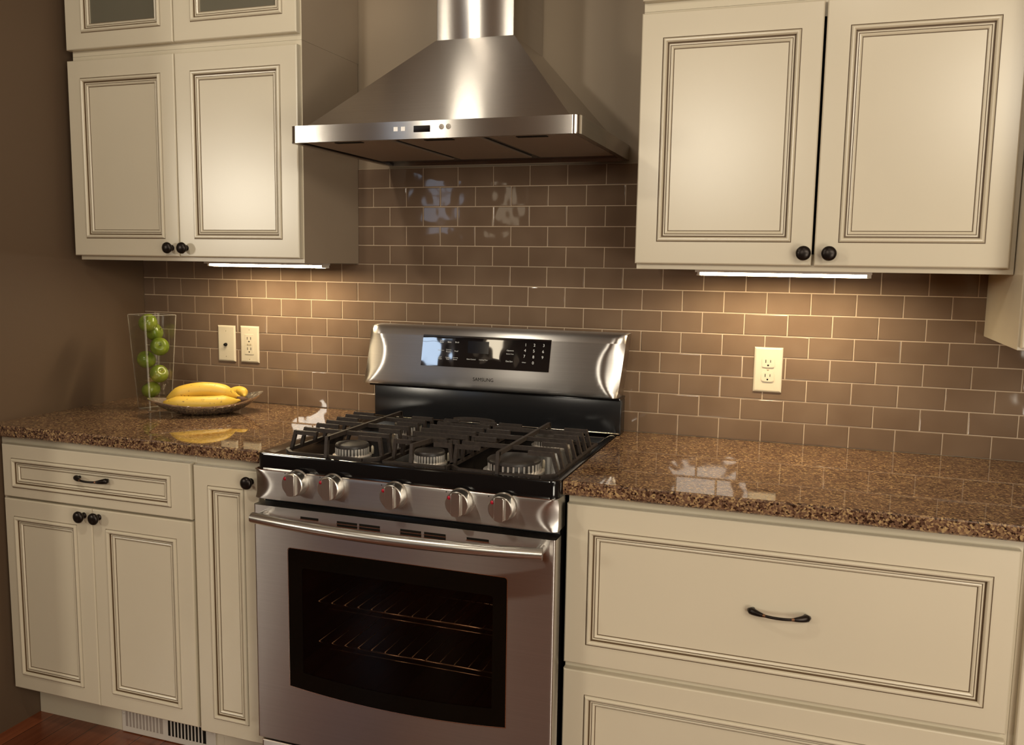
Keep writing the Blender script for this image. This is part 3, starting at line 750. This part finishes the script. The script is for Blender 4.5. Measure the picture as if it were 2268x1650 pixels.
# folded bottom lip
lip = .014
bm2 = bm
for a in ((hL+.006, hR-.006, hy+.003, hy+lip), (hL+.001, hL+lip, hy+lip, -.004), (hR-lip, hR-.001, hy+lip, -.004)):
    box(bm, a[0], a[1], a[2], a[3], hz0, hz0+.003)
obj('canopy_rim', bm, 'steel', H, smooth=40)
bm = nb(); i = .028
bot = [(hL+i, hy+i, hz1), (hR-i, hy+i, hz1), (hR-i, -.003, hz1), (hL+i, -.003, hz1)]
cL, cR, cy, cz = -.5227, -.3097, -.2489, 1.0416
top = [(cL-.001, cy-.001, cz), (cR+.001, cy-.001, cz), (cR+.001, -.003, cz), (cL-.001, -.003, cz)]
fl = [(hL+.003, hy+.003, hz1-.0005), (hR-.003, hy+.003, hz1-.0005), (hR-.003, -.003, hz1-.0005), (hL+.003, -.003, hz1-.0005)]
r0 = [bm.verts.new(p) for p in fl]; r1 = [bm.verts.new(p) for p in bot]; r2 = [bm.verts.new(p) for p in top]
for A, B in ((r0, r1), (r1, r2)):
    for k in range(4): bm.faces.new((A[k], A[(k+1) % 4], B[(k+1) % 4], B[k]))
bm.faces.new(r2)
obj('canopy', bm, 'steel', H)
bm = nb(); vbox(bm, cL, cR, cy, -.0022, cz-.004, ZC-.001, .0015, 2); obj('chimney', bm, 'steel', H, smooth=40)
bm = nb(); box(bm, hL+.014, hR-.014, hy+.014, -.004, .7600, .7640); obj('underside', bm, 'black_satin', H)
for xa, xb in ((-.762, -.533), (-.512, -.3035), (-.2800, -.0760)):
    bm = nb(); box(bm, xa, xb, hy+.022, -.100, .7545, .7598, bev=.002); f_ = obj('grease_filter', bm, 'filter', H)
    xm = (xa+xb)/2
    bm = nb(); box(bm, xm-.036, xm+.036, hy+.034, hy+.052, .7530, .7546); obj('finger_slot', bm, 'slot', f_)
    bm = nb(); box(bm, xa+.004, xb, hy+.0185, hy+.0215, .7530, .7570); obj('front_edge', bm, 'steel_edge', f_)
for x in (-.500, -.481):
    bm = nb(); box(bm, x-.0053, x+.0053, hy-.0008, hy+.001, .7700, .7800, bev=.0003); obj('button', bm, 'led', H)
bm = nb(); box(bm, -.4537, -.4119, hy-.0008, hy+.001, .7665, .7810, bev=.0003); obj('display', bm, 'lcd', H)
for x in (-.3833, -.3659):
    bm = nb()
    lathe(bm, [(.0062, .0001), (.0062, .0005), (0, .0005)], (x, hy, .7768), 'y', 18)
    bar(bm, (x, hy-.0007, .7768), (x, hy-.0007, .7805), .0010, .0008, 1); bar(bm, (x-.003, hy-.0007, .7768), (x+.003, hy-.0007, .7768), .0008, .0010, 1)
    obj('touch_icon', bm, ['touch_grey', 'grey_slot'], H)

# ------------------------------------------------------------------ wall plates
YT = -.0066
def receptacle(parent, x, z):
    bm = nb(); p = []
    for k in range(28):
        a = 2*PI*k/28; p.append((x+max(-.0160, min(.0160, .0185*math.cos(a))), z+max(-.0125, min(.0125, .0165*math.sin(a)))))
    prism(bm, p, YT-.0080, YT-.0045, 'y'); r = obj('receptacle', bm, 'ivory', parent)
    bm = nb()
    box(bm, x-.0072, x-.0052, YT-.0083, YT-.0079, z-.0005, z+.0080); box(bm, x+.0052, x+.0070, YT-.0083, YT-.0079, z+.0005, z+.0075)
    lathe(bm, [(.0025, 0), (0, .0003)], (x, YT-.0080, z-.0070), 'y', 10)
    obj('slots', bm, 'slot', r)
def plate(name, x0, x1, z0, z1, label, cat, group=None):
    t = thing(name, ((x0+x1)/2, YT, (z0+z1)/2), label, cat, group)
    bm = nb(); b = .005
    rect_rings(bm, [(x0, x1, z0, z1, YT+.0002, 0), (x0, x1, z0, z1, YT-.0018, 0), (x0+b*.4, x1-b*.4, z0+b*.4, z1-b*.4, YT-.0040, 0), (x0+b, x1-b, z0+b, z1-b, YT-.0052, 0)])
    obj('cover_plate', bm, 'ivory', t)
    return t
t = plate('electrical_outlet', .3020, .3752, .1362, .2562, 'ivory duplex outlet on the tiles right of the range', 'outlet', 'ivory wall plates on the backsplash')
receptacle(t, .3386, .2155); receptacle(t, .3386, .1775)
bm = nb(); lathe(bm, [(.0030, 0), (.0026, .0008), (0, .001)], (.3386, YT-.0052, .1965), 'y', 12); obj('screw', bm, 'ivory_line', t)
t = plate('electrical_outlet', -1.3271, -1.2570, .1320, .2515, 'ivory outlet with square insert, right one of the two plates left of the range', 'outlet', 'ivory wall plates on the backsplash')
bm = nb(); box(bm, -1.3085, -1.2756, YT-.0068, YT-.0050, .1585, .2250, bev=.0008); ins = obj('insert', bm, 'ivory', t)
for zz in (.2075, .1735):
    bm = nb(); xx = -1.2920
    box(bm, xx-.0075, xx-.0055, YT-.0072, YT-.0066, zz, zz+.0085); box(bm, xx+.0055, xx+.0075, YT-.0072, YT-.0066, zz, zz+.0085)
    lathe(bm, [(.0025, 0), (0, .0003)], (xx, YT-.0069, zz-.0062), 'y', 10); obj('slots', bm, 'slot', ins)
bm = nb(); box(bm, -1.3000, -1.2935, YT-.0080, YT-.0066, .1895, .1945); box(bm, -1.2905, -1.2840, YT-.0080, YT-.0066, .1895, .1945); obj('buttons', bm, 'ivory_line', ins)
for zz in (.2400, .1435):
    bm = nb(); lathe(bm, [(.0022, 0), (0, .0006)], (-1.2920, YT-.0052, zz), 'y', 10); obj('screw', bm, 'ivory_line', t)
t = plate('cable_jack', -1.4156, -1.3480, .1320, .2505, 'ivory plate with one small dark jack, left one of the two plates', 'wall plate', 'ivory wall plates on the backsplash')
bm = nb(); lathe(bm, [(.0055, 0), (.0055, .004), (.0040, .0042), (.0040, .009), (0, .009)], (-1.3825, YT-.0052, .1880), 'y', 12); obj('jack', bm, 'slot', t)
for zz in (.2330, .1490):
    bm = nb(); lathe(bm, [(.0022, 0), (0, .0006)], (-1.3825, YT-.0052, zz), 'y', 10); obj('screw', bm, 'ivory_line', t)

# ------------------------------------------------------------------ vase, apples
VC = (-1.480, -.240); VA = math.radians(25)
def sq(s, z, n=3, r=.045):
    """rounded square ring"""
    p = []; h = s/2; rad = s*r
    for k in range(4):
        a = VA+PI/4*0+k*PI/2
        for j in range(n+1):
            b = a - PI/4 + j/n*PI/2
            cx, cy = (h-rad)*math.sqrt(2)*math.cos(a), (h-rad)*math.sqrt(2)*math.sin(a)
            p.append((VC[0]+cx+rad*math.cos(b), VC[1]+cy+rad*math.sin(b), z))
    return p
bm = nb(); s0, s1, VH, w, tb = .073, .106, .295, .0033, .0325
sz = lambda z: s0+(s1-s0)*z/VH
ringsv = [sq(s0-.004, .0004), sq(s0, .003), sq(sz(.03), .03), sq(sz(.15), .15), sq(s1-.0006, VH-.0012), sq(s1-.003, VH), sq(s1-2*w, VH-.0015), sq(sz(.15)-2*w, .15), sq(sz(tb+.004)-2*w, tb+.004), sq(sz(tb)-2*w-.006, tb)]
prev = None
for rg in ringsv:
    cur = [bm.verts.new(p) for p in rg]; n = len(cur)
    if prev is None: bm.faces.new(cur)
    else:
        for k in range(n): bm.faces.new((prev[k], prev[(k+1) % n], cur[(k+1) % n], cur[k]))
    prev = cur
bm.faces.new(prev)
bmesh.ops.recalc_face_normals(bm, faces=bm.faces); bm.faces.ensure_lookup_table()
for f in bm.faces:
    c_ = f.calc_center_median(); es_ = sorted(e.calc_length() for e in f.edges)
    if (len(f.verts) == 4 and es_[0] < .005 and es_[-1] > .02 and f.normal.dot(c_-Vector((VC[0], VC[1], c_.z))) > 0) or c_.z > VH-.0011: f.material_index = 1
tag(obj('glass_vase', bm, ['glass', 'glass_edge_glint'], smooth=30, origin=(VC[0], VC[1], .0004)), 'tall square flared clear glass vase holding green apples', 'vase')
APP = [(-1.4909, -.2415, .0600), (-1.4648, -.2352, .1108), (-1.4993, -.2490, .1546), (-1.4592, -.2344, .1957), (-1.4930, -.2179, .2388), (-1.4748, -.2630, .2698)]
ALAB = ['lowest green apple at the bottom of the glass vase', 'second green apple from the bottom of the vase', 'third green apple from the bottom, leaning left in the vase',
        'fourth green apple from the bottom, leaning right in the vase', 'green apple just below the topmost one in the vase', 'topmost green apple at the rim of the vase']
bm = nb(); prof = []
for k in range(17):
    a = -PI/2 + PI*k/16; rr_ = .0283*math.cos(a)*(1+.06*math.sin(a)); z = .0262*math.sin(a)
    if math.cos(a) < .5: z -= math.copysign(.0085*(1-math.cos(a)/.5)**1.3, z)
    prof.append((max(rr_, 0) if 0 < k < 16 else 0, z))
lathe(bm, prof, (0, 0, 0), 'z', 28)
ap = obj('apple', bm, 'apple')
bm = nb(); tube(bm, [(0, 0, .0150), (.0008, 0, .021), (.0022, .0006, .0265)], [.0011, .001, .0013], 6); st = obj('stem', bm, 'stem', ap)
rot = [(.25, -.35, 0), (1.0, .2, 1), (.45, -.4, 2), (1.25, .35, .6), (1.1, -.1, 2.0), (.9, -.3, .2)]
for i, (p, l, r) in enumerate(zip(APP, ALAB, rot)):
    o = ap if i == 0 else copy_tree(ap)
    o.location = p; o.rotation_euler = r
    tag(o, l, 'apple', 'green apples in the glass vase')

# ------------------------------------------------------------------ bowl with bananas
BC = Vector((-1.285, -.232, 0)); BA = math.atan2(.66, .752)
ex = Vector((math.cos(BA), math.sin(BA), 0)); ey = Vector((-math.sin(BA), math.cos(BA), 0))
def bp(u, v, z): return BC + ex*u + ey*v + Vector((0, 0, z))
bm = nb(); nu = 40
def bring(s, inner=0):
    """s 0 centre .. 1 rim"""
    out = []
    for k in range(nu):
        a = 2*PI*k/nu; c, sn = math.cos(a), math.sin(a)
        u = (.162 if c > 0 else .172)*s*c*(1-.0*abs(sn)); v = .092*s*sn*(1-.12*abs(c)**3)
        zr = .031+.024*abs(c)**2.2+ (.002 if c > 0 else -.006)*abs(c)**3
        z = .0012 + zr*max(0, (s-.42)/.58)**1.55
        out.append((u, v, z))
    return out
prev = None
for s, off in ((.0, 0), (.2, 0), (.42, 0), (.55, 0), (.68, 0), (.8, 0), (.9, 0), (1, 0), (1.003, .0022), (.985, .0030), (.89, .0032), (.79, .0034), (.67, .0034), (.54, .0034), (.41, .0034), (.2, .0034), (0, .0034)):
    if s == 0: cur = [bm.verts.new(bp(0, 0, .0008+off))]
    else: cur = [bm.verts.new(bp(u, v, z+off-.0004)) for u, v, z in bring(s)]
    if prev:
        for k in range(nu):
            k2 = (k+1) % nu
            if len(prev) == 1: bm.faces.new((prev[0], cur[k], cur[k2]))
            elif len(cur) == 1: bm.faces.new((prev[k], prev[k2], cur[0]))
            else: bm.faces.new((prev[k], prev[k2], cur[k2], cur[k]))
    prev = cur
tag(obj('fruit_bowl', bm, 'bowl', smooth=50, origin=BC+Vector((0, 0, .0004))), 'silver hammered boat-shaped bowl holding bananas on the left countertop', 'bowl')
BN = thing('banana_bunch', tuple(BC+Vector((0, 0, .02))), 'bunch of three yellow bananas lying in the silver bowl', 'bananas')
def banana(pts, r0):
    n = 22; out = []; rs = []
    P_ = [Vector(p) for p in pts]
    for i in range(n):
        t = i/(n-1); a = (1-t)**2; b = 2*t*(1-t); c = t*t
        out.append(bp(*(P_[0]*a+P_[1]*b+P_[2]*c)))
        e = min(1, (t/.16))**.6 if t < .16 else 1
        f = min(1, ((1-t)/.22))**.8 if t > .78 else 1
        rs.append(r0*max(.22, min(e, f))*(1+.06*math.sin(PI*t)))
    bm = nb(); tube(bm, out, rs, 14)
    for f_ in bm.faces:
        if (f_.calc_center_median()-out[0]).length < .006: f_.material_index = 1
    return obj('banana', bm, ['banana', 'banana_tip'], BN)
banana([(-.128, -.018, .041), (-.010, -.056, .032), (.092, -.006, .036)], .0205)
banana([(-.118, .016, .046), (-.010, .006, .098), (.094, .004, .042)], .0220)
banana([(.060, .050, .046), (.110, .052, .070), (.106, .010, .044)], .0150)
bm = nb(); tube(bm, [bp(.084, .000, .036), bp(.098, .000, .037), bp(.113, -.006, .034)], [.012, .0105, .0075], 10); obj('stem', bm, 'banana_tip', BN)

# ------------------------------------------------------------------ lights
def area(name, loc, target, size, energy, col, sy=None, spread=None):
    l = bpy.data.lights.new(name, 'AREA'); l.energy = energy; l.color = col; l.size = size
    if sy: l.shape = 'RECTANGLE'; l.size_y = sy
    if spread: l.spread = spread
    o = bpy.data.objects.new(name, l); C.objects.link(o); o.location = loc
    o.rotation_euler = (Vector(target)-Vector(loc)).to_track_quat('-Z', 'Y').to_euler()
    return o
WARM = (1.0, .915, .76)
area('lamp_front', (-.25, -4.0, 1.18), (.15, 0, .5), .42, 15, WARM, .42)
area('lamp_side', (-3.70, -4.0, .92), (-1.0, 0, .5), .42, 27, WARM, .42)
area('fill_right', (2.2, -2.4, .75), (-1.0, -.4, .3), 1.0, 12, WARM)  # added fill with no real source, lightens the left cabinet's side
area('lamp_fill', (1.65, -3.2, 1.40), (-.5, 0, -.6), 1.3, 30, WARM, .5)
area('fill_low', (1.95, -3.0, -.25), (-.6, -.5, -.4), .9, 24, WARM, .7)  # added low fill with no real source, lightens the base cabinets
def can(x, y, e):
    l = bpy.data.lights.new('ceiling_lamp', 'SPOT'); l.energy = e; l.color = WARM; l.spot_size = 3.05; l.spot_blend = .15; l.shadow_soft_size = .05
    o = bpy.data.objects.new('ceiling_lamp', l); C.objects.link(o); o.location = (x, y, ZC-.02)
for x, y, e in ((-1.0, -1.7, 30), (.55, -1.5, 4), (-.62, -.55, 3.0)): can(x, y, e)
w = bpy.data.worlds.new('World'); S.world = w; w.use_nodes = True
w.node_tree.nodes['Background'].inputs[0].default_value = (.9, .75, .55, 1); w.node_tree.nodes['Background'].inputs[1].default_value = .1

# ------------------------------------------------------------------ camera
cam = bpy.data.cameras.new('camera'); co = bpy.data.objects.new('camera', cam); C.objects.link(co); S.camera = co
co.location = (.45791, -2.43846, .46775)
co.rotation_euler = (1.4474809, -.0150908, .3353527)
cam.sensor_width = 36; cam.sensor_fit = 'HORIZONTAL'; cam.lens = 1951.53/2268*36; cam.clip_start = .01

S.view_settings.view_transform = 'Standard'; S.view_settings.look = 'None'; S.view_settings.exposure = .08
S.cycles.adaptive_threshold = .015; S.cycles.max_bounces = 9; S.cycles.glossy_bounces = 6; S.cycles.transmission_bounces = 10; S.cycles.diffuse_bounces = 4; S.cycles.transparent_max_bounces = 12
S.cycles.caustics_reflective = False; S.cycles.caustics_refractive = False; S.cycles.sample_clamp_indirect = 4; S.cycles.use_denoising = True
